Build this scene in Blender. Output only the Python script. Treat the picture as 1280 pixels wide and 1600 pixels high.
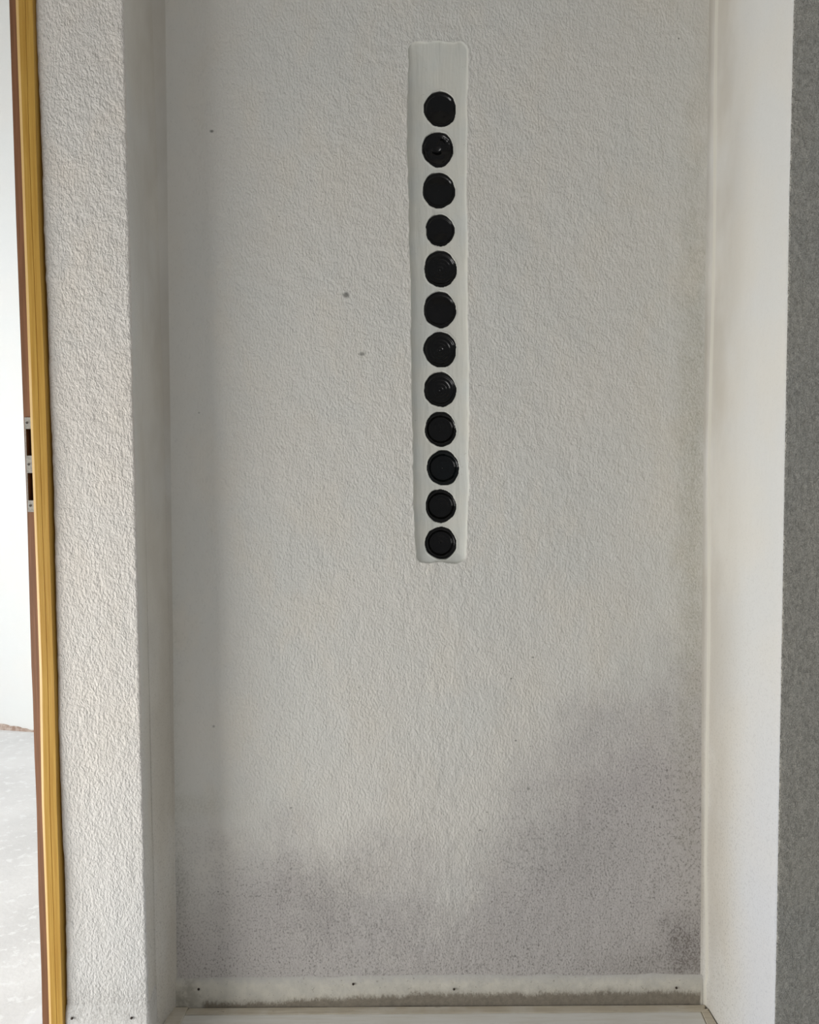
import bpy, math, random
import numpy as np
from mathutils import Matrix, Vector
for o in list(bpy.data.objects): bpy.data.objects.remove(o, do_unlink=True)
scene = bpy.context.scene; COL = scene.collection
random.seed(7)

# ------------------------------------------------------------------ camera
F = 1230.0; HC = 1.4245; PITCH = math.radians(3.0); ROLL = 0.0062
fwd = np.array([0, math.cos(PITCH), -math.sin(PITCH)])
up0 = np.array([0, math.sin(PITCH), math.cos(PITCH)]); rt0 = np.array([1.0, 0, 0])
UP = up0*math.cos(ROLL) + rt0*math.sin(ROLL); RT = rt0*math.cos(ROLL) - up0*math.sin(ROLL)
cam = bpy.data.cameras.new('camera'); camo = bpy.data.objects.new('camera', cam); COL.objects.link(camo)
cam.sensor_fit = 'HORIZONTAL'; cam.sensor_width = 36; cam.lens = 36*F/1280; cam.clip_start = .05
camo.matrix_world = Matrix(((RT[0], UP[0], -fwd[0], 0), (RT[1], UP[1], -fwd[1], 0), (RT[2], UP[2], -fwd[2], HC), (0, 0, 0, 1)))
scene.camera = camo
# ------------------------------------------------------------------ world, lamps, exposure
w = bpy.data.worlds.new('world'); scene.world = w; w.use_nodes = True
w.node_tree.nodes['Background'].inputs[0].default_value = (0.95, 0.97, 1.0, 1)
w.node_tree.nodes['Background'].inputs[1].default_value = 0.27
def area(name, loc, target, sx, sy, power, col):
    l = bpy.data.lights.new(name, 'AREA'); l.shape = 'RECTANGLE'; l.size = sx; l.size_y = sy; l.energy = power; l.color = col
    o = bpy.data.objects.new(name, l); COL.objects.link(o); o.location = loc
    o.rotation_euler = (Vector(target)-Vector(loc)).to_track_quat('-Z', 'Y').to_euler(); return o
area('window_daylight_side', (-2.6, 0.75, 0.62), (0.3, 1.9, 0.5), 1.7, 1.1, 52, (1.0, 0.988, 0.965))
area('window_daylight_room', (-3.6, 2.4, 1.9), (-1.7, 4.1, 1.2), 1.2, 1.9, 33, (0.96, 0.98, 1.0))
scene.view_settings.view_transform = 'Standard'; scene.view_settings.look = 'None'
scene.view_settings.exposure = 0.13; scene.view_settings.gamma = 1; scene.view_settings.use_curve_mapping = False

# ------------------------------------------------------------------ helpers
def ray(px, py): return fwd + (px-640)/F*RT + (800-py)/F*UP
def P(px, py, Y):
    v = ray(px, py); t = Y/v[1]; return np.array([0, 0, HC]) + v*t
def PZ(px, py, Z):
    v = ray(px, py); t = (Z-HC)/v[2]; return np.array([0, 0, HC]) + v*t
def edge(pts, Y):                       # polyline of pixels on the plane y=Y -> function X(z)
    q = sorted([tuple(P(a, b, Y)[[2, 0]]) for a, b in pts])
    zs = np.array([a for a, _ in q]); xs = np.array([b for _, b in q])
    def f(z):
        z = np.asarray(z, float)
        s0 = (xs[-1]-xs[0])/(zs[-1]-zs[0])
        return np.where(z < zs[0], xs[0]+(z-zs[0])*s0, np.where(z > zs[-1], xs[-1]+(z-zs[-1])*s0, np.interp(z, zs, xs)))
    return f
_r = np.random.RandomState(3); TAB = _r.rand(65536).astype(np.float64)
def vnoise(x, y, z):
    xi = np.floor(x).astype(np.int64); yi = np.floor(y).astype(np.int64); zi = np.floor(z).astype(np.int64)
    fx = x-xi; fy = y-yi; fz = z-zi
    fx = fx*fx*(3-2*fx); fy = fy*fy*(3-2*fy); fz = fz*fz*(3-2*fz)
    def h(a, b, c): return TAB[((a*73856093) ^ (b*19349663) ^ (c*83492791)) & 65535]
    r = 0
    for dx in (0, 1):
        for dy in (0, 1):
            for dz in (0, 1):
                r = r + h(xi+dx, yi+dy, zi+dz)*np.where(dx, fx, 1-fx)*np.where(dy, fy, 1-fy)*np.where(dz, fz, 1-fz)
    return r*2-1
def smooth(a, b, x):
    t = np.clip((x-a)/(b-a), 0, 1); return t*t*(3-2*t)
def link(name, me, mat, parent=None, sm=True):
    o = bpy.data.objects.new(name, me); COL.objects.link(o)
    if mat: me.materials.append(mat)
    if parent: o.parent = parent
    if sm and len(me.polygons): me.polygons.foreach_set('use_smooth', [True]*len(me.polygons))
    return o
def mesh_np(name, V, Q):
    used = np.unique(Q); rm = np.full(len(V), -1, np.int64); rm[used] = np.arange(len(used)); V = V[used]; Q = rm[Q]
    me = bpy.data.meshes.new(name); me.vertices.add(len(V)); me.vertices.foreach_set('co', V.astype(np.float32).ravel())
    me.loops.add(Q.size); me.loops.foreach_set('vertex_index', Q.astype(np.int32).ravel())
    me.polygons.add(len(Q)); me.polygons.foreach_set('loop_start', np.arange(0, Q.size, 4, dtype=np.int32))
    me.update(calc_edges=True); me.validate(); return me
def mesh_py(name, v, f):
    me = bpy.data.meshes.new(name); me.from_pydata([tuple(map(float, a)) for a in v], [], f); me.update(); return me
def thing(o, label, cat, group=None):
    o['label'] = label; o['category'] = cat
    if group: o['group'] = group
def boxes(bl):                          # list of (x0,x1,y0,y1,z0,z1)
    v = []; f = []
    for x0, x1, y0, y1, z0, z1 in bl:
        n = len(v)
        v += [(x0,y0,z0),(x1,y0,z0),(x1,y1,z0),(x0,y1,z0),(x0,y0,z1),(x1,y0,z1),(x1,y1,z1),(x0,y1,z1)]
        f += [[n+i for i in q] for q in ((0,3,2,1),(4,5,6,7),(0,1,5,4),(1,2,6,5),(2,3,7,6),(3,0,4,7))]
    return v, f

# ------------------------------------------------------------------ materials
class M:
    def __init__(s, name, rough=.9, spec=.3):
        s.m = bpy.data.materials.new(name); s.m.use_nodes = True; s.t = s.m.node_tree; s.b = s.t.nodes['Principled BSDF']
        s.b.inputs['Roughness'].default_value = rough; s.b.inputs['Specular IOR Level'].default_value = spec
        s.co = s.n('ShaderNodeTexCoord').outputs['Object']
        sp = s.n('ShaderNodeSeparateXYZ'); s.L(s.co, sp.inputs[0]); s.x, s.y, s.z = sp.outputs
    def n(s, k): return s.t.nodes.new(k)
    def L(s, a, b): s.t.links.new(a, b)
    def put(s, sock, v):
        if hasattr(v, 'is_output'): s.L(v, sock)
        else: sock.default_value = v
    def math(s, op, a, b=0.0, c=0.0, clamp=False):
        q = s.n('ShaderNodeMath'); q.operation = op; q.use_clamp = clamp
        s.put(q.inputs[0], a); s.put(q.inputs[1], b); s.put(q.inputs[2], c); return q.outputs[0]
    def vscale(s, v):
        q = s.n('ShaderNodeMapping'); s.L(s.co, q.inputs[0]); q.inputs['Scale'].default_value = v; return q.outputs[0]
    def noise(s, scale, det=3, rough=.5, vec=None, dist=0.0):
        q = s.n('ShaderNodeTexNoise'); s.L(vec or s.co, q.inputs['Vector'])
        q.inputs['Scale'].default_value = scale; q.inputs['Detail'].default_value = det
        q.inputs['Roughness'].default_value = rough; q.inputs['Distortion'].default_value = dist; return q.outputs['Fac']
    def rng(s, v, a, b, c=0.0, d=1.0):
        q = s.n('ShaderNodeMapRange'); q.interpolation_type = 'SMOOTHSTEP'; s.put(q.inputs[0], v)
        for i, k in enumerate((a, b, c, d)): s.put(q.inputs[i+1], k)
        return q.outputs[0]
    def mix(s, f, a, b, mode='MIX'):
        q = s.n('ShaderNodeMix'); q.data_type = 'RGBA'; q.blend_type = mode
        s.put(q.inputs[0], f)
        for i, v in ((6, a), (7, b)):
            if isinstance(v, tuple): v = (*v[:3], 1)
            s.put(q.inputs[i], v)
        return q.outputs[2]
    def spot(s, x, z, rx, rz, hard=.0, warp=None):   # stain of its own shape: 1 inside, 0 outside
        dx = s.math('DIVIDE', s.math('SUBTRACT', s.x, x), rx); dz = s.math('DIVIDE', s.math('SUBTRACT', s.z, z), rz)
        d = s.math('SQRT', s.math('ADD', s.math('MULTIPLY', dx, dx), s.math('MULTIPLY', dz, dz)))
        if warp is not None: d = s.math('ADD', d, warp)
        return s.rng(d, hard, 1.0, 1.0, 0.0)
    def color(s, v): s.put(s.b.inputs['Base Color'], v if not isinstance(v, tuple) else (*v, 1))
    def bump(s, h, dist, strength=1.0):
        q = s.n('ShaderNodeBump'); q.inputs['Distance'].default_value = dist; q.inputs['Strength'].default_value = strength
        s.L(h, q.inputs['Height']); s.L(q.outputs[0], s.b.inputs['Normal'])

YB, YL, YR = 2.0, 1.835, 1.66
def bx(px, py): p = P(px, py, YB); return float(p[0]), float(p[2])

def plaster(name, base, bumpd=.0021, rough_mask=True, stains=True, smoothcorner=True):
    m = M(name, .93, .2)
    vec = m.vscale((1.0, 1.0, .62))
    g1 = m.noise(175, 3, .6, vec, .1); g2 = m.noise(300, 2, .5, vec); g3 = m.noise(45, 2, .5)
    h = m.math('ADD', m.math('MULTIPLY', m.rng(g1, .25, .75), .7), m.math('MULTIPLY', g2, .35))
    h = m.math('ADD', h, m.math('MULTIPLY', g3, .5))
    big = m.noise(2.6, 3, .6); big2 = m.noise(5.5, 3, .6, m.vscale((1.3, 1, .8)))
    c = m.mix(m.rng(big, .35, .65), base, tuple(k*v for k, v in zip(base, (.965, .985, 1.0))))
    c = m.mix(m.rng(big2, .45, .7), c, tuple(k*v for k, v in zip(base, (1.0, .992, .975))))
    c = m.mix(m.rng(g1, .28, .46, .16, 0), c, tuple(k*.62 for k in base))      # darker in the pits of the rendering
    if stains:
        n1 = m.math('SUBTRACT', m.noise(4.0, 4, .65), .5)
        hx = m.rng(m.x, .05, .72, .52, 1.02)
        t = m.math('SUBTRACT', m.math('ADD', hx, m.math('MULTIPLY', n1, .8)), m.z)
        damp = m.rng(t, -.12, .42)
        c = m.mix(m.math('MULTIPLY', damp, .9), c, (base[0]*.69, base[1]*.675, base[2]*.71))
        sp = m.noise(210, 3, .75, m.vscale((1, 1, .8)))
        h = m.math('MULTIPLY', h, m.rng(damp, 0, 1, 1, .55))
        c = m.mix(m.math('MULTIPLY', m.rng(sp, .50, .66), m.math('MULTIPLY', damp, .66)), c, (.17, .155, .14))
        sp2 = m.noise(58, 3, .7)
        c = m.mix(m.math('MULTIPLY', m.rng(sp2, .64, .72), m.math('MULTIPLY', damp, .65)), c, (.12, .11, .095))
        wob = m.math('MULTIPLY', m.math('SUBTRACT', m.noise(14, 4, .7), .5), 1.3)
        for px, py, rx, rz, k, col in (
            (500, 1400, .16, .13, .42, (.25, .23, .22)), (1072, 1478, .085, .12, .95, (.20, .18, .17)),
            (265, 1400, .07, .22, .42, (.24, .24, .20)), (300, 1258, .15, .05, .25, (.36, .34, .25)),
            (960, 1180, .26, .18, .22, (.36, .32, .34)), (1020, 1510, .20, .06, .45, (.24, .22, .20)),
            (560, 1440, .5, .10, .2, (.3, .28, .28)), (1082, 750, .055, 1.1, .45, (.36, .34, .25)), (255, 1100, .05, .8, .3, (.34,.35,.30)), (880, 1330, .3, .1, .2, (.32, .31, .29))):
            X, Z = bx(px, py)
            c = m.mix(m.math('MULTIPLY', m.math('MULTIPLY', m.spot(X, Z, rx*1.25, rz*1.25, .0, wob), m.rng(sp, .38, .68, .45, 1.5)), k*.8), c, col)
        for px, py, r, k in ((331,205,4.5,.7),(436,338,1.8,.7),(541,461,7.5,.75),(566,553,7.5,.6),(311,645,2.5,.4),(260,327,1.7,.6),
            (750,602,1.8,.6),(833,1027,3,.55),(799,1060,2.6,.6),(806,1157,2.6,.7),(829,1166,2,.5),(1077,1183,2.4,.6),(1042,1203,2.5,.6),
            (996,1200,1.8,.7),(761,1269,2.2,.6),(750,1297,2.2,.7),(826,1232,4,.45),(334,1135,3,.5),(561,1074,2.4,.5),(455,1262,3,.6),
            (341,1393,2,.7),(354,1413,2,.7),(1061,60,2.2,.6),(1108,193,2,.7),(910,1371,2.5,.55),(934,1304,2,.6),(668,1518,4,.5),(594,1377,3,.4)):
            X, Z = bx(px, py)
            c = m.mix(m.math('MULTIPLY', m.spot(X, Z, r*.00163, r*.00163*random.uniform(.6, 1.0), .2), k), c, (.10, .10, .085))
    else:                                 # a dusty band just above the skirting of the pier
        ds = m.noise(170, 3, .75); bz = m.math('MULTIPLY', m.rng(m.z, .085, .12), m.rng(m.z, .13, .22, 1, 0))
        c = m.mix(m.math('MULTIPLY', m.rng(m.z, .1, 1.2, 1, 0), .75), c, (.72, .72, .705))  # damp grey tint towards the foot, also offsetting the low lamp's brightness
        c = m.mix(m.math('MULTIPLY', m.math('MULTIPLY', bz, m.rng(ds, .40, .62)), .4), c, (.36, .34, .31))
    m.color(c)
    if smoothcorner:                      # trowelled smoother towards the inner corners of the niche
        f = m.math('MULTIPLY', m.rng(m.x, -.62, -.40), m.rng(m.x, .60, .76, 1.0, .45))
        f = m.math('MAXIMUM', m.math('MULTIPLY', f, m.rng(m.y, 1.80, 1.96)), m.rng(m.y, 1.845, 1.86, 1.0, 0.12))
        h = m.math('MULTIPLY', h, f)
    m.bump(h, bumpd); return m.m
WALL = (.785, .757, .697)
def pier_right():
    m = M('trowelled_render_right', .9, .2)
    g1 = m.noise(88, 3, .6, m.vscale((1, 1, .7)), .2)
    side = m.rng(m.x, .806, .815)
    c = m.mix(m.rng(m.noise(3, 3), .35, .65), (.89, .85, .745), (.83, .81, .73))
    sp = m.noise(120, 3, .7); low = m.rng(m.z, .1, 1.4, 1.0, .1)
    c = m.mix(m.math('MULTIPLY', m.rng(sp, .60, .72), m.math('MULTIPLY', low, .4)), c, (.3, .29, .27))
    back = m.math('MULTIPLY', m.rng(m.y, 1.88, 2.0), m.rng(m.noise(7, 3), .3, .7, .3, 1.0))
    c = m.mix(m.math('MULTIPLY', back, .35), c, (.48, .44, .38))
    c = m.mix(m.rng(g1, .30, .50, .5, 0), c, (.42, .40, .34))
    m.color(c)
    m.bump(m.math('ADD', m.rng(g1, .25, .75), m.noise(230, 2)), .011, 1.0)
    return m
def smooth_reveal():
    m = M('smooth_plaster_reveal', .9, .2)
    c = m.mix(m.rng(m.noise(4, 3), .35, .65), (.82, .80, .745), (.80, .80, .775))
    sp = m.noise(190, 3, .75); low = m.rng(m.z, .05, 1.5, 1.0, .1)
    c = m.mix(m.math('MULTIPLY', m.rng(sp, .51, .68), m.math('MULTIPLY', low, .55)), c, (.33, .32, .30))
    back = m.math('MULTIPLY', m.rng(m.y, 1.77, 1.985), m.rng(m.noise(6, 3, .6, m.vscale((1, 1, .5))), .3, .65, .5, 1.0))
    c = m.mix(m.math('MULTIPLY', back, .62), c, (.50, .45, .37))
    c = m.mix(m.math('MULTIPLY', m.math('MULTIPLY', m.rng(m.y, 1.987, 1.990), m.rng(m.y, 1.9935, 1.9965, .8, 0)), m.rng(m.x, 0, .1)), c, (.76, .73, .64))  # corner bead painted lighter for the light its ridge catches
    c = m.mix(m.math('MULTIPLY', m.math('MULTIPLY', m.rng(m.z, .2, 1.4, .6, 0), m.rng(m.y, 1.90, 1.72, 0, 1)), m.rng(m.x, 0, .1)), c, (.76, .79, .86))  # cool daylight near the floor, painted into the right reveal's colour
    m.color(c); h = m.math('ADD', m.noise(70, 3, .5, m.vscale((1, 1, .4))), m.math('MULTIPLY', m.noise(9, 2), 1.5))
    m.bump(h, .0012); return m.m
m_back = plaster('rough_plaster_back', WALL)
m_left = plaster('rough_plaster_pier', (.83, .78, .715), .0030, stains=False)
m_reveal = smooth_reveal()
m_right = pier_right().m
def channel():
    m = M('smooth_plaster_channel', .7, .3)
    st = m.noise(38, 3, .55, m.vscale((1.6, 1, .18)))
    c = m.mix(m.rng(m.noise(12, 3), .35, .7), (.70, .69, .62), (.665, .675, .63))
    c = m.mix(m.rng(m.noise(55, 4, .7), .66, .72, 0, .5), c, (.45, .44, .38))
    m.color(c); m.bump(m.math('ADD', st, m.math('MULTIPLY', m.noise(22, 3), .8)), .0022); return m.m
m_channel = channel()
def base_mat():
    m = M('dirty_skirting_plaster', .85, .25)
    n = m.noise(16, 4, .65)
    c = m.mix(m.rng(n, .35, .65), (.70, .67, .59), (.60, .58, .52))
    tz = m.math('ADD', m.z, m.math('MULTIPLY', m.math('SUBTRACT', m.noise(60, 4, .7), .5), .03))
    c = m.mix(m.rng(tz, float(P(680, 1522, YB)[2])-.028, float(P(680, 1522, YB)[2])-.002, 0, .95), c, (.565, .55, .52))
    hz = m.math('ADD', .057, m.math('MULTIPLY', m.math('SUBTRACT', m.noise(9, 4, .7, m.vscale((1, 1, .3))), .5), .035))
    hz = m.math('ADD', hz, m.rng(m.x, -.45, .05, -.022, -.002))
    fz = m.math('ADD', m.z, m.math('MULTIPLY', m.math('SUBTRACT', m.noise(170, 4, .8, m.vscale((1, 1, .5))), .5), .036))
    inn = m.math('MULTIPLY', m.math('MULTIPLY', m.rng(m.x, -.56, -.54), m.rng(m.x, .752, .758, 1, 0)), m.rng(m.y, 1.93, 1.96))
    d = m.math('MULTIPLY', m.rng(m.math('SUBTRACT', fz, hz), -.009, .005, 1, 0), inn)
    c = m.mix(m.math('MULTIPLY', d, .9), c, m.mix(m.rng(m.noise(120, 3, .7), .3, .7), (.065, .05, .037), (.18, .15, .115)))
    d2 = m.math('MULTIPLY', m.rng(m.math('SUBTRACT', fz, hz), -.004, .016, .4, 0), inn)
    c = m.mix(d2, c, (.40, .36, .29))
    c = m.mix(m.math('MULTIPLY', m.rng(m.noise(110, 3, .7), .63, .7), .5), c, (.25, .22, .18))
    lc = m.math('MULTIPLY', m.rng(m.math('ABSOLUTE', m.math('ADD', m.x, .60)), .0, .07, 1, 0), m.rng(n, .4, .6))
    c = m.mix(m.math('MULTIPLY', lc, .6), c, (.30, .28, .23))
    m.color(c); m.bump(m.noise(60, 3), .0015); return m.m
m_base = base_mat()
m_lbase = plaster('pier_skirting_plaster', (.83, .79, .73), .0016, stains=False, smoothcorner=False)
def wood(name, a, b, sc=(1, 1, .03), s=170, rough=.55, knots=None, along='z'):
    m = M(name, rough, .35)
    g = m.noise(s, 4, .6, m.vscale(sc), .3)
    c = m.mix(m.rng(g, .3, .7), a, b)
    if knots:
        for X, Z, r in knots:
            c = m.mix(m.spot(X, Z, r, r*1.7, .25, m.math('MULTIPLY', m.math('SUBTRACT', m.noise(300), .5), .5)), c, (.035, .012, .006))
    m.color(c); m.bump(g, .0006); return m
def metal(name, col, rough=.4):
    m = M(name, rough, .5); m.b.inputs['Metallic'].default_value = .2
    c = m.mix(m.rng(m.noise(220, 3), .4, .7), col, tuple(k*.75 for k in col)); m.color(c)
    m.bump(m.noise(300, 2), .0003); return m.m

# ------------------------------------------------------------------ the plastered walls: one profile from the doorway to the right pier
eJ = edge([(102, 1600), (97, 1400), (92, 1250), (88, 1050), (74, 600), (64.5, 350), (54.5, 0)], YL)      # plaster edge beside the timber
eL = edge([(232.5, 1600), (227, 1400), (201.5, 350), (193, 0)], YL)
eBL = edge([(256, 1568), (236, 0)], YB)
eBR = edge([(1104, 1568), (1106, 1100), (1109, 700), (1114, 350), (1119, 0)], YB)
eR = edge([(1210, 1600), (1221, 1000), (1232, 350), (1240, 0)], YR)
ZT = 4.1
# bottles: centre x, centre y, width, height (pixels on the photograph), lean of the outline
BOT = [(688.0,169.6,48.1,52.5),(684.2,232.6,46.7,52.3),(686.0,297.1,48.8,52.7),(687.8,359.3,43.3,47.4),(688.5,419.9,49,54.1),(687.5,483.3,48.5,54),
       (688.1,546.1,49.6,53),(688,608.4,49,52.5),(688.8,670.6,47.4,53),(692.7,731,49,53.7),(688.9,790.7,46.4,51),(689.1,848.8,48.8,49.5)]
chL = edge([(638,80),(637,250),(641,420),(642,520),(643,620),(646,720),(647,800),(651,878)], YB)
chR = edge([(731,80),(730,250),(731,420),(732,520),(732,620),(732.5,720),(733.5,760),(729,878)], YB)
zc0, zc1 = P(690, 880, YB)[2], P(690, 65, YB)[2]
def fine(a, b, s): return np.linspace(a, b, max(2, int(round((b-a)/s))+1))
zs = np.unique(np.concatenate([fine(0, zc0-.03, .007), fine(zc0-.03, zc1+.03, .0016), fine(zc1+.03, ZT, .008)]))
NZ = len(zs)
# profile columns, each a function of z giving (x, y) before noise, built by resampling key polylines
def fillet(p0, p1, p2, r, n):            # arc rounding the corner p1; p* arrays (NZ,2)
    a = p0-p1; b = p2-p1; a /= np.linalg.norm(a, axis=1)[:, None]; b /= np.linalg.norm(b, axis=1)[:, None]
    out = []
    s = p1+a*r; e = p1+b*r
    for t in np.linspace(0, 1, n): out.append(s*(1-t)**2 + p1*2*t*(1-t) + e*t*t)
    return out
def col(x, y): return np.stack([np.broadcast_to(x, (NZ,)).astype(float), np.full(NZ, float(y))], 1)
def seg(a, b, step):
    L = np.linalg.norm(b-a, axis=1).mean(); n = max(1, int(round(L/step)))
    return [a*(1-t)+b*t for t in np.linspace(0, 1, n+1)[1:-1]]
xl, xbl, xbr, xr, xj = eL(zs), eBL(zs), eBR(zs), eR(zs), eJ(zs)
K_j = col(xj, YL+.05); K_jf = col(xj+.002, YL); K_l = col(xl, YL-.0); K_bl = col(xbl, YB); K_br = col(xbr, YB); K_r = col(xr, YR); K_e = col(xr+.62, YR+.22)
cols = []; tag_ = []
def addc(lst, t):
    for c in lst: cols.append(c); tag_.append(t)
addc([K_j], 0); f1 = fillet(K_j, K_jf, K_l, .008, 5); addc(seg(K_j, f1[0], .006), 0); addc(f1, 0)
f2 = fillet(K_jf, K_l, K_bl, .007, 6); addc(seg(f1[-1], f2[0], .0035), 0); addc(f2, 0); iL = len(cols)-2
f3 = fillet(K_l, K_bl, K_br, .035, 9); addc(seg(f2[-1], f3[0], .006), 1); addc(f3, 1); iB = len(cols)-1
f4 = fillet(K_bl, K_br, K_r, .016, 8)
xa, xb = -.014, .160
ca = col(np.full(NZ, xa), YB); cb = col(np.full(NZ, xb), YB)
addc(seg(f3[-1], ca, .0065), 2); addc([ca], 2); addc(seg(ca, cb, .0016), 2); addc([cb], 2); addc(seg(cb, f4[0], .0065), 2)
iR = len(cols); addc(f4, 3); f5 = fillet(K_br, K_r, K_e, .006, 6); addc(seg(f4[-1], f5[0], .006), 3); addc(f5, 3); iR2 = len(cols)-3
addc(seg(f5[-1], K_e, .005), 4); addc([K_e], 4)
G = np.stack(cols, 1)                    # NZ, NC, 2
NC = G.shape[1]
V = np.zeros((NZ, NC, 3)); V[:, :, :2] = G; V[:, :, 2] = zs[:, None]
tx = np.gradient(G[:, :, 0], axis=1); ty = np.gradient(G[:, :, 1], axis=1); ln = np.hypot(tx, ty)+1e-9
NRM = np.stack([ty/ln, -tx/ln, np.zeros_like(tx)], -1)     # towards the room
X, Y, Z = V[:, :, 0], V[:, :, 1], V[:, :, 2]
isback = (np.arange(NC) >= iB) & (np.arange(NC) <= iR)
# channel: hollow with crisp lip, smooth inside
wv = .0012*vnoise(X*0+3, Z*9, X*0) + .0012*vnoise(X*0+9, Z*35, X*0)
wv2 = .0014*vnoise(X*0+13, Z*9, X*0) + .0014*vnoise(X*0+19, Z*35, X*0)
cl, cr = chL(Z)+wv, chR(Z)+wv2
u = (X-cl)/(cr-cl)*2-1
endw = .003*vnoise(X*60, X*0, Z*0+5)
vz = np.clip(np.minimum((Z-(zc0+endw)), ((zc1+endw)-Z)), -1, 1)
rc = .02                                  # rounded corners
dx = np.maximum(0, np.abs(u)*.074-(.074-rc)); dz = np.maximum(0, rc-vz)
sd = rc-np.hypot(dx, dz); sd = np.where((dx > 0) & (dz > 0), sd, np.minimum(.074*(1-np.abs(u)), vz))   # inside distance
topsoft = np.where((zc1-Z) < .25, smooth(0, .12, zc1-Z)*.65+.35, 1)
inch = isback[None, :] & (sd > 0)
prof = np.clip(sd/.074, 0, 1)
depth = np.where(inch, .0015*smooth(0, .004, sd) + .0115*np.sqrt(np.clip(1-(1-prof)**2, 0, 1))*topsoft, 0)
lip = np.where(isback[None, :], np.exp(-(sd/.006)**2)*np.where(sd < .001, 1, 0), 0)*.0006*(.6+.8*vnoise(X*50, Y*0, Z*30))
rough = np.ones_like(X)
sg = smooth(iL-2, iL+5, np.arange(NC))[None, :]
rough *= 1-.85*sg*(np.arange(NC) < iB+1)[None, :]
rough *= np.where((np.arange(NC) >= iR)[None, :] & (np.arange(NC) <= iR2)[None, :], .15, 1)
ztopB = float(P(680, 1522, YB)[2]); ztopL = float(P(170, 1565, YL)[2])
rough *= np.where(np.arange(NC)[None, :] < iB-3, smooth(ztopL-.012, ztopL+.012, Z), smooth(ztopB-.012, ztopB+.012, Z))
rough *= 1-smooth(-.002, .004, np.where(isback[None, :], sd, -1))*.93
disp = .0035*vnoise(X*2.2, Y*2.2, Z*2.0) + .0018*vnoise(X*6, Y*6, Z*5)
disp += rough*(.0008*vnoise(X*80, Y*80, Z*55) + .0005*vnoise(X*32, Y*32, Z*24))
disp += np.where(inch, .0012*vnoise(X*25, Y*0+2, Z*7), 0)
edgeband = np.exp(-(((np.arange(NC)-iL+1)/4.0)**2))[None, :] + np.exp(-(((np.arange(NC)-iR2)/3.0)**2))[None, :]
disp += edgeband*.0018*vnoise(X*4, Y*0, Z*70)
disp *= smooth(-.0, .05, Z+.03)

# thin raised bead where right reveal meets the back
bd = np.arange(NC)-(iR+4.0)
disp += .0035*np.exp(-(bd/1.3)**2)[None, :]*(.8+.3*vnoise(X*0, Y*0, Z*6))
disp += lip - depth
# holes round the bottles
hole = np.zeros_like(X)
rb = random.Random(11)
HOLES = []
for i, (cx, cy, ww, hh) in enumerate(BOT):
    c = P(cx, cy, YB+.010); ph = [rb.uniform(0, 6.28) for _ in range(5)]
    rx = ww/2*.001635; rz = hh/2*.001635; HOLES.append((c[0], c[2], rx, rz))
    ddx = (X-c[0])/rx; ddz = (Z-c[2])/rz; th = np.arctan2(ddz, ddx); rr = np.hypot(ddx, ddz)
    R = 1 + .022*np.cos(2*(th+.9)) + .018*np.cos(3*th+ph[0]) + .012*np.cos(5*th+ph[1]) + .008*np.cos(9*th+ph[2]) + .006*np.cos(14*th+ph[3])
    if i == 5: R = R + .05*np.exp(-((th+1.45)/.22)**2)
    hole = np.maximum(hole, np.where(isback[None, :], smooth(1.035, .985, 0)*0 + (1-smooth(.985, 1.02, rr/R)), 0))
    lipn = np.exp(-((rr/R-1.05)/.05)**2)*np.where(isback[None, :], 1, 0)
    disp += .0012*lipn*(vnoise(X*40, X*0+i, Z*40)*.8+.6)
disp -= hole*.06
V += NRM*disp[:, :, None]
VV = V.reshape(-1, 3)
r_, c_ = np.meshgrid(np.arange(NZ-1), np.arange(NC-1), indexing='ij')
Q = np.stack([r_*NC+c_, r_*NC+c_+1, (r_+1)*NC+c_+1, (r_+1)*NC+c_], -1)      # NZ-1, NC-1, 4
ci = c_
sdf = (sd[:-1, :-1]+sd[1:, 1:])*.5
backm = (ci >= iB) & (ci < iR)
chm = backm & (sdf > 0)
wl = link('wall_left', mesh_np('wall_left', VV, Q[ci < iL]), m_left)
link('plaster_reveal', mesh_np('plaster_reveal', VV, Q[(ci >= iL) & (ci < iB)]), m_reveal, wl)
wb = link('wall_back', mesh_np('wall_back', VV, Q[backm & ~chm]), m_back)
chan = link('recessed_channel', mesh_np('recessed_channel', VV, Q[chm]), m_channel, wb)
wr = link('wall_right', mesh_np('wall_right', VV, Q[ci >= iR2]), m_right)
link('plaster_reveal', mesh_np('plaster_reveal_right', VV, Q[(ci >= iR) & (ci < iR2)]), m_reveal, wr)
chan['label'] = 'smooth hollow vertical plaster channel holding the bottles'
for o in (wl, wb, wr): o['kind'] = 'structure'
def body(name, pts, z0, z1, mat, parent=None):   # solid masonry behind the skins
    n = len(pts); v = [(x, y, z0) for x, y in pts]+[(x, y, z1) for x, y in pts]
    f = [list(range(n))[::-1], list(range(n, 2*n))]+[[i, (i+1) % n, n+(i+1) % n, n+i] for i in range(n)]
    return link(name, mesh_py(name, v, f), mat, parent, False)
xlj = float(eJ(1.3))
body('masonry', [(-.845, YL+.07), (-.64, YL+.07), (-.60, YB+.09), (-.60, 4.4), (-.845, 4.4)], 0, ZT, m_reveal, wl)
body('masonry', [(-.60, YB+.09), (1.5, YB+.09), (1.5, YB+.4), (-.60, YB+.4)], 0, ZT, m_reveal, wb)

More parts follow.
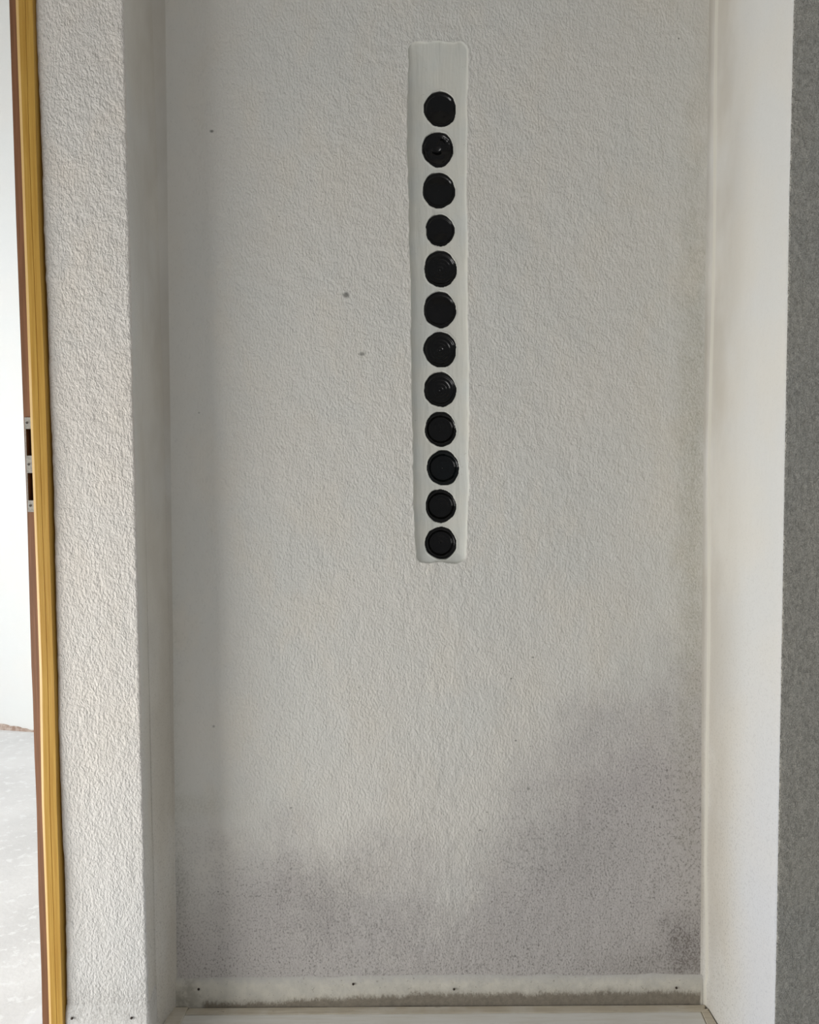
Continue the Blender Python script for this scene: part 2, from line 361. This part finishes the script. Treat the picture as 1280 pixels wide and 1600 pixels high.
# ------------------------------------------------------------------ floor, ceiling, far room
mf = M('dusty_white_floor', .8, .3)
c = mf.mix(mf.rng(mf.noise(3.5, 4, .6), .3, .7), (.88, .88, .885), (.78, .78, .785))
c = mf.mix(mf.rng(mf.noise(26, 4, .7, mf.vscale((.8, 1.0, 1))), .56, .62, 0, .9), c, (.93, .94, .95))
mf.color(c); mf.bump(mf.noise(60, 3), .001)
v, f = boxes([(-4.2, 2.2, -2.5, 4.6, -.12, 0)]); fl = link('floor', mesh_py('floor', v, f), mf.m, None, False); fl['kind'] = 'structure'
mc = M('ceiling_paint', .9, .2); mc.color(mc.mix(mc.rng(mc.noise(3), .3, .7), (.62, .59, .54), (.66, .63, .58)))
v, f = boxes([(-4.2, 2.2, -1.2, 4.6, ZT, ZT+.12)]); ce = link('ceiling', mesh_py('ceiling', v, f), mc.m, None, False); ce['kind'] = 'structure'
pf = PZ(0, 1139, 0); pf2 = PZ(55, 1143, 0)
dirn = (pf2-pf); dirn /= np.linalg.norm(dirn)
mw = M('white_painted_wall', .7, .3); mw.color(mw.mix(mw.rng(mw.noise(3, 3), .3, .7), (.90, .90, .875), (.88, .90, .89))); mw.bump(mw.noise(90, 3), .0008)
A = pf-dirn*1.9; B = pf2+dirn*1.2; nb = np.array([-dirn[1], dirn[0], 0])
def q4(p): return [tuple(p[0][:2]), tuple(p[1][:2]), tuple((p[1]+nb*.2)[:2]), tuple((p[0]+nb*.2)[:2])]
wf = body('wall_far', q4((A, B)), 0, ZT, mw.m); wf['kind'] = 'structure'
mt = M('bare_brown_wall_foot', .95, .1); mt.color(mt.mix(mt.rng(mt.noise(40, 4, .7), .35, .65), (.40, .28, .22), (.66, .56, .50))); mt.bump(mt.noise(60, 3), .004)
n = 240; tv = []; tf = []
L0 = A+dirn*.02; LN = np.linalg.norm(B-A)-.04
for i in range(n+1):
    s_ = LN*i/n; p = L0+dirn*s_; t = s_-1.88
    hgt = .030-.030*np.clip(t/.32, -.3, .62)+.0045*float(vnoise(np.array(s_*40.), np.array(0.), np.array(1.)))+.002*random.random()
    for dz, dn in ((0, .012), (hgt*.7, .011), (hgt, .004), (hgt, -.01)): q = p-nb*dn; tv.append((q[0], q[1], dz))
    if i < n:
        for k in range(3): a = i*4+k; tf.append([a, a+4, a+5, a+1])
tr = link('baseboard_far', mesh_py('baseboard_far', tv, tf), mt.m); tr['kind'] = 'structure'

# ------------------------------------------------------------------ skirting bands of smooth plaster, with nails
def band(name, c0, c1, top, parent=None, out=.005, mat=None):
    z_l = [0, .01, .02, .03, .04, .05, .06, .07, .08, .09, .1]; nc = c1-c0+1
    vs = []; rows = 16
    n3 = NRM[10, c0:c1+1]; base = np.array([[np.interp(zz, zs, G[:, c, 0]) for c in range(c0, c1+1)] for zz in np.linspace(0, top, rows)])
    gy = G[0, c0:c1+1, 1]
    for r in range(rows):
        t = r/(rows-1); o_ = out*(1-smooth(.72, 1.0, np.array(t)))+(-.004 if r == rows-1 else .001)
        zz = top*t
        for k in range(nc):
            x, y = base[r, k], gy[k]
            ztop = zz+(.003*float(vnoise(np.array(x*14), np.array(y*14), np.array(0.))) if t > .6 else 0)
            d = .0035*float(vnoise(np.array(x*2.2), np.array(y*2.2), np.array(ztop*2.)))+.0018*float(vnoise(np.array(x*6), np.array(y*6), np.array(ztop*5)))
            dd = o_+d*float(smooth(0., .05, np.array(ztop+.03)))+.0006*float(vnoise(np.array(x*40), np.array(y*40), np.array(ztop*40)))
            vs.append((x+n3[k][0]*dd, y+n3[k][1]*dd, ztop))
    fs = [[r*nc+k, r*nc+k+1, (r+1)*nc+k+1, (r+1)*nc+k] for r in range(rows-1) for k in range(nc-1)]
    o = link(name, mesh_py(name, vs, fs), mat or m_base, parent); o['kind'] = 'structure'; return o
bl = band('baseboard_left', 8, iB-4, ztopL, out=.003, mat=m_lbase)
bb = band('baseboard_back', iB-4, iR+1, ztopB)
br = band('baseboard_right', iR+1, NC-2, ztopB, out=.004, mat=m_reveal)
mn = metal('rusty_nail', (.05, .035, .025), .6)
def lathe(prof, n=32, wob=None):         # prof: list of (r, y); axis along y, opening to -y
    v = []; f = []
    for r, y in prof:
        for k in range(n):
            a = 2*math.pi*k/n; rr = r*(1+(wob(a) if wob else 0)); v.append((rr*math.cos(a), y, rr*math.sin(a)))
    for j in range(len(prof)-1):
        for k in range(n): f.append([j*n+k, j*n+(k+1) % n, (j+1)*n+(k+1) % n, (j+1)*n+k])
    return v, f
nv, nf = lathe([(.0003, -.0022), (.0030, -.0016), (.0032, 0), (.0014, .001), (.0013, .02), (.0002, .022)], 10)
nail_me = mesh_py('nail', nv, nf)
def nail(px, py, Yp, parent):
    p = P(px, py, Yp-.006); o = link('nail', nail_me, None, parent); o.location = p
    if not nail_me.materials: nail_me.materials.append(mn)
for px, py in ((310.5, 1545.5), (552, 1537.5), (709.5, 1545.5), (1057, 1543.5)): nail(px, py, YB, bb)
for px, py in ((112.5, 1591), (205.5, 1590.5)): nail(px, py, YL, bl)

# ------------------------------------------------------------------ door frame on the left
D = bpy.data.objects.new('door_1', None); COL.objects.link(D); D['kind'] = 'structure'
D.location = (float(eJ(0)), YL, 0)
eY0 = edge([(79, 1600), (73, 1400), (68, 1250), (64, 1050), (55.5, 800), (48.5, 600), (39, 350), (27.5, 0)], YL)
eW0 = edge([(65, 1600), (63.5, 1520), (59, 1400), (56, 1260), (51.3, 1150), (51, 1110), (48, 1050), (41, 800), (33.5, 600), (24, 350), (13, 0)], YL)
mwb = wood('brown_stained_jamb', (.255, .118, .058), (.17, .08, .038), knots=[(float(P(62.5, 1170, YL)[0]), float(P(62.5, 1170, YL)[2]), .0075), (float(P(62.5,1178,YL)[0]), float(P(62.5,1178,YL)[2]), .004)])
mwy = wood('yellow_varnished_pine', (.60, .36, .075), (.50, .27, .045), rough=.4)
mwe = wood('pale_pine_arris', (.72, .50, .22), (.66, .43, .16), rough=.45)
loc = Vector(D.location)
def local(v): return [(x-loc.x, y-loc.y, z-loc.z) for x, y, z in v]
# jamb with two mortises
def plate_geo(ufun0, ufun1, us, zl, holes, y0, y1, hy=None):
    bl_ = []
    v = []; f = []
    for j in range(len(zl)-1):
        zm = (zl[j]+zl[j+1])/2
        for i in range(len(us)-1):
            um = (us[i]+us[i+1])/2
            inh = any(a < um < b and c < zm < d for a, b, c, d in holes)
            ya = hy if (inh and hy) else y0
            if inh and not hy: continue
            n0 = len(v)
            pts = []
            for z in (zl[j], zl[j+1]):
                xa0, xa1 = float(ufun0(z)), float(ufun1(z))
                for uu in (us[i], us[i+1]):
                    x = xa0+(xa1-xa0)*uu; pts.append((x, z))
            (xa_, za), (xb_, _), (xc_, zb), (xd_, _) = pts
            v += [(xa_, ya, za), (xb_, ya, za), (xd_, ya, zb), (xc_, ya, zb), (xa_, y1, za), (xb_, y1, za), (xd_, y1, zb), (xc_, y1, zb)]
            f += [[n0+k for k in q] for q in ((0,1,2,3),(5,4,7,6),(4,0,3,7),(1,5,6,2),(4,5,1,0),(3,2,6,7))]
    return v, f
z_ = lambda py: float(P(48, py, YL)[2])
hz = [(z_(712), z_(670)), (z_(782), z_(739))]
zl = sorted(set([z_(652), z_(800), hz[0][0], hz[0][1], hz[1][0], hz[1][1]]+[float(k) for k in np.linspace(0, ZT-.02, 60)]))
mdark = M('mortise_shadowed_wood', .9, .1); mdark.color(mdark.mix(mdark.rng(mdark.noise(90), .3, .7), (.07, .035, .025), (.045, .022, .018)))
v, f = plate_geo(eW0, eY0, [0, .14, .78, 1.15], zl, [(.14, .78, a, b) for a, b in hz], YL+.004, YL+.06, YL+.035)
jb = link('jamb', mesh_py('jamb', local(v), f), mwb.m, D, False); jb['label'] = 'brown stained timber jamb with a wavy edge'
zp0, zp1 = z_(800), z_(652)
zlp = sorted(set([zp0, zp1]+[k for a in hz for k in a]+[float(k) for k in np.linspace(zp0, zp1, 16)]))
pl0 = lambda z: eW0(z)+.0005+(.0025)
v, f = plate_geo(lambda z: eW0(z)+.003, lambda z: eY0(z)+.0012, [0, .10, .74, 1.0], zlp, [(.10, .74, a, b) for a, b in hz], YL+.0015, YL+.0038)
mpl = metal('galvanised_steel', (.40, .385, .35), .6)
sp_ = link('strike_plate', mesh_py('strike_plate', local(v), f), mpl, D, False); sp_['label'] = 'grey steel strike plate with two open slots'
v, f = lathe([(.0001, 0), (.0016, .0), (.0030, -.0012), (.0036, -.0002), (.0036, .001)], 14)
scm = mesh_py('screw', v, f); scm.materials.append(metal('dark_screw', (.10, .09, .08), .5))
for px, py in ((42, 660.5), (44.8, 725.5), (47.3, 790)):
    p = P(px, py, YL+.0012); o = link('screw', scm, None, sp_); o.location = Vector(p)-loc; o.scale = (.8, 1, .8)
# door stop: yellow strip, proud, with pale rounded arris and a shallow groove
zz = np.linspace(0, ZT-.02, 90); v = []; f = []
PR = [(0.0, .02), (0.0, -.011), (.03, -.0140), (.20, -.0160)]
PY = [(.20, -.0160), (.22, -.016), (.55, -.0155), (.565, -.0145), (.58, -.0145), (.60, -.0155), (.97, -.0150), (1.0, -.012), (1.03, .03)]
def strip(name, prof, mat):
    v = []; f = []; n = len(prof)
    for z in zz:
        a, b = float(eY0(z)), float(eJ(z))
        for uu, dy in prof: v.append((a+(b-a)*uu+.0006*math.sin(z*7+uu*3), YL+dy+.004, z))
    for j in range(len(zz)-1):
        for i in range(n-1): f.append([j*n+i, j*n+i+1, (j+1)*n+i+1, (j+1)*n+i])
    return link(name, mesh_py(name, local(v), f), mat, D, False)
strip('door_stop', PY, mwy.m); s2 = strip('door_stop_arris', PR, mwe.m); s2['label'] = 'pale rounded arris along the yellow strip'
# threshold board just inside the doorway
ms = M('white_threshold_paint', .6, .3); ms.color(ms.mix(ms.rng(ms.noise(20), .3, .7), (.93, .94, .96), (.88, .89, .91)))
q0, q1 = PZ(62, 1571, .02), PZ(30, 1620, .02)
tvv = [(q0[0], q0[1]), (q1[0], q1[1]), (q1[0]+.30, q1[1]), (q0[0]+.06, q0[1])]
v = [(x, y, z) for z in (0.0, .02) for x, y in tvv]
th = link('threshold', mesh_py('threshold', local(v), [[0,1,2,3],[7,6,5,4]]+[[i, i+4, (i+1) % 4+4, (i+1) % 4] for i in range(4)]), ms.m, D, False)

# ------------------------------------------------------------------ wooden sill frame lying at the foot of the niche
S = bpy.data.objects.new('wooden_sill', None); COL.objects.link(S); S.location = (.05, YB-.06, 0)
thing(S, 'pale worn wooden sill frame lying on the floor against the niche wall', 'sill')
mwo = M('weathered_pale_wood', .7, .3)
g = mwo.noise(120, 4, .65, mwo.vscale((.06, 1, 1)), .4)
c = mwo.mix(mwo.rng(g, .3, .7), (.66, .60, .49), (.54, .48, .38)); c = mwo.mix(mwo.rng(mwo.noise(14, 4), .4, .7, 0, .6), c, (.74, .71, .64))
c = mwo.mix(mwo.rng(mwo.noise(90, 4, .7, mwo.vscale((.25, 1, 1))), .64, .7, 0, .7), c, (.27, .22, .16)); mwo.color(c); mwo.bump(g, .001)
mwp = M('whitewashed_panel', .45, .4); g = mwp.noise(90, 4, .6, mwp.vscale((.08, 1, 1)))
mwp.color(mwp.mix(mwp.rng(g, .3, .75), (.80, .795, .76), (.72, .70, .64))); mwp.bump(g, .0006)
def slab(name, top, z0, z1, mat, lab=None, bev=.0025):
    cx, cy, _ = S.location; v = []
    c0 = np.array(top).mean(0)
    ins = [tuple(np.array(p)+(c0-np.array(p))/np.linalg.norm(c0-np.array(p))*bev*1.4) for p in top]
    n = len(top)
    for pts, z in ((top, z0), (top, z1-bev), (ins, z1)):
        v += [(x-cx, y-cy, z) for x, y in pts]
    f = [list(range(n))[::-1], list(range(2*n, 3*n))]
    for r in (0, n):
        for i in range(n): f.append([r+i, r+(i+1) % n, r+n+(i+1) % n, r+n+i])
    o = link(name, mesh_py(name, v, f), mat, S, False)
    if lab: o['label'] = lab
    return o
zt = .022
def g2(px, py, z=zt): p = PZ(px, py, z); return (float(p[0]), float(p[1]))
yb = YB-.008
def atY(px0, py0, px1, py1, y, z=zt):      # point on the line of two pixels (on plane z) at depth y
    a = np.array(g2(px0, py0, z)); b = np.array(g2(px1, py1, z)); t = (y-a[1])/(b[1]-a[1]); return tuple(a+(b-a)*t)
# left rail (slightly higher), back rail, right rail, panel
l0 = atY(277, 1562, 255, 1600, yb, .027); l1 = atY(277, 1562, 255, 1600, YB-.30, .027)
l2 = atY(297, 1566, 280, 1600, yb, .027); l3 = atY(297, 1566, 280, 1600, YB-.30, .027)
slab('left_rail', [l1, l3, l2, l0], 0, .027, mwo.m)
ymid = g2(640, 1583)[1]
slab('back_rail', [(l2[0]-.006, ymid), (atY(1112, 1583, 1104, 1568, ymid)[0]-.018, ymid), (atY(1112, 1583, 1101, 1568, yb)[0], yb), (l2[0]+.001, yb)], 0, zt, mwo.m)
r0 = atY(1101, 1568, 1120, 1600, yb-.012); r1 = atY(1101, 1568, 1120, 1600, YB-.30); r2 = (r0[0]-.02, yb-.03)
slab('right_rail', [(r1[0]-.045, r1[1]), r1, r0, (r0[0]-.018, r0[1]-.004)], 0, zt+.001, mwo.m)
slab('panel', [(l3[0]-.0, l3[1]), (r1[0]-.045, r1[1]), (atY(1101, 1568, 1120, 1600, ymid)[0]-.020, ymid-.0008), (l2[0]-.005, ymid-.0008)], 0, zt-.0015, mwp.m, 'paler whitewashed board inside the frame')

# ------------------------------------------------------------------ bottles set in the channel
def glass(name, col, rough):
    m = M(name, rough, .5); m.color(m.mix(m.rng(m.noise(60, 3), .4, .7), col, tuple(k*1.7 for k in col)))
    m.b.inputs['Specular IOR Level'].default_value = .3; m.b.inputs['IOR'].default_value = 1.5
    mm = m.noise(45, 2, .5); m.bump(mm, .0012); return m.m
glasses = [glass('black_green_glass', (.002, .002, .0018), .15), glass('smoky_black_glass', (.0022, .002, .002), .19), glass('blue_black_glass', (.0014, .0026, .003), .12)]
ORD = ['topmost', 'second from top', 'third from top', 'fourth from top', 'fifth from top', 'sixth from top', 'sixth from bottom', 'fifth from bottom', 'fourth from bottom', 'third from bottom', 'second from bottom', 'lowest']
LOOK = ['plain black bottle base with smooth face', 'black bottle base with crumpled glints', 'black domed bottle base, small glint on right',
        'smallest black bottle base, faint curved glint', 'black bottle base with fine centre rings', 'black bottle base notched at its foot',
        'black bottle base with stepped rings', 'black bottle base with several concentric rings', 'black bottle base, small upper glint', 'blue-black bottle base with bright upper arc',
        'dull black bottle base with thick rim', 'black ringed bottle base, flattened lower left']
STYLE = [0, 3, 1, 0, 2, 1, 2, 2, 4, 5, 4, 5]
def punt(style, R):
    ri = R*.74
    rings = {0: 0.0, 1: 0, 2: 1.0, 3: .3, 4: .6, 5: .5}[style]
    pr = [(R*.99, .006), (R*.97, .0025), (R*.92, .0006), (R*.86, 0), (R*.81, .0009), (R*.77, .0035)]
    n = 26
    for k in range(n+1):
        t = k/n; r = ri*(1-t)+.0002
        if style == 1: y = .0045-.006*math.sin(t*math.pi/2)
        else: y = .0045+(.006*smooth(0, .13, np.array(t)) if style in (4, 5) else .003*t)+.0028*t
        y += rings*.0008*math.sin(t*(24 if style == 2 else 15))*(1-t*.4)
        if style == 3: y += .001*math.sin(t*9)
        if style in (2, 5) and t > .93: y -= .002*(t-.93)/.07
        pr.append((r, y))
    return pr
for i, ((cx, cy, ww, hh), (hx_, hz_, rx, rz)) in enumerate(zip(BOT, HOLES)):
    R = max(rx, rz)*1.045; rg = random.Random(50+i)
    root = bpy.data.objects.new('glass_bottle', None); COL.objects.link(root); root.location = (hx_, YB+.0135, hz_)
    root.rotation_euler = (rg.uniform(-.05, .05), rg.uniform(0, 6.28)*0, rg.uniform(-.05, .05))
    thing(root, f'{LOOK[i]}, {ORD[i]} in wall channel', 'bottle', 'bottle bases set in the wall channel')
    gm = glasses[2] if i == 9 else glasses[i % 2]
    v, f = lathe([(R*.99, .006), (R, .010), (R, .075), (R*.98, .078)], 64)
    link('body', mesh_py('bottle_body', v, f), gm, root)
    pr = punt(STYLE[i], R); nn = 64; v, f = lathe(pr, nn)
    for k, p in enumerate(v):             # hand made unevenness of the glass
        rr = math.hypot(p[0], p[2]); 
        if rr < R*.95:
            am = .0045 if STYLE[i] == 3 else .0007
            dy = am*float(vnoise(np.array(p[0]*95+i*7), np.array(i*3.3), np.array(p[2]*95)))+am*.6*float(vnoise(np.array(p[0]*40+i*7), np.array(i*3.3), np.array(p[2]*40)))
            v[k] = (p[0], p[1]+dy*(1 if rr < R*.8 else .3), p[2])
    link('punt', mesh_py('bottle_punt', v, f), gm, root)
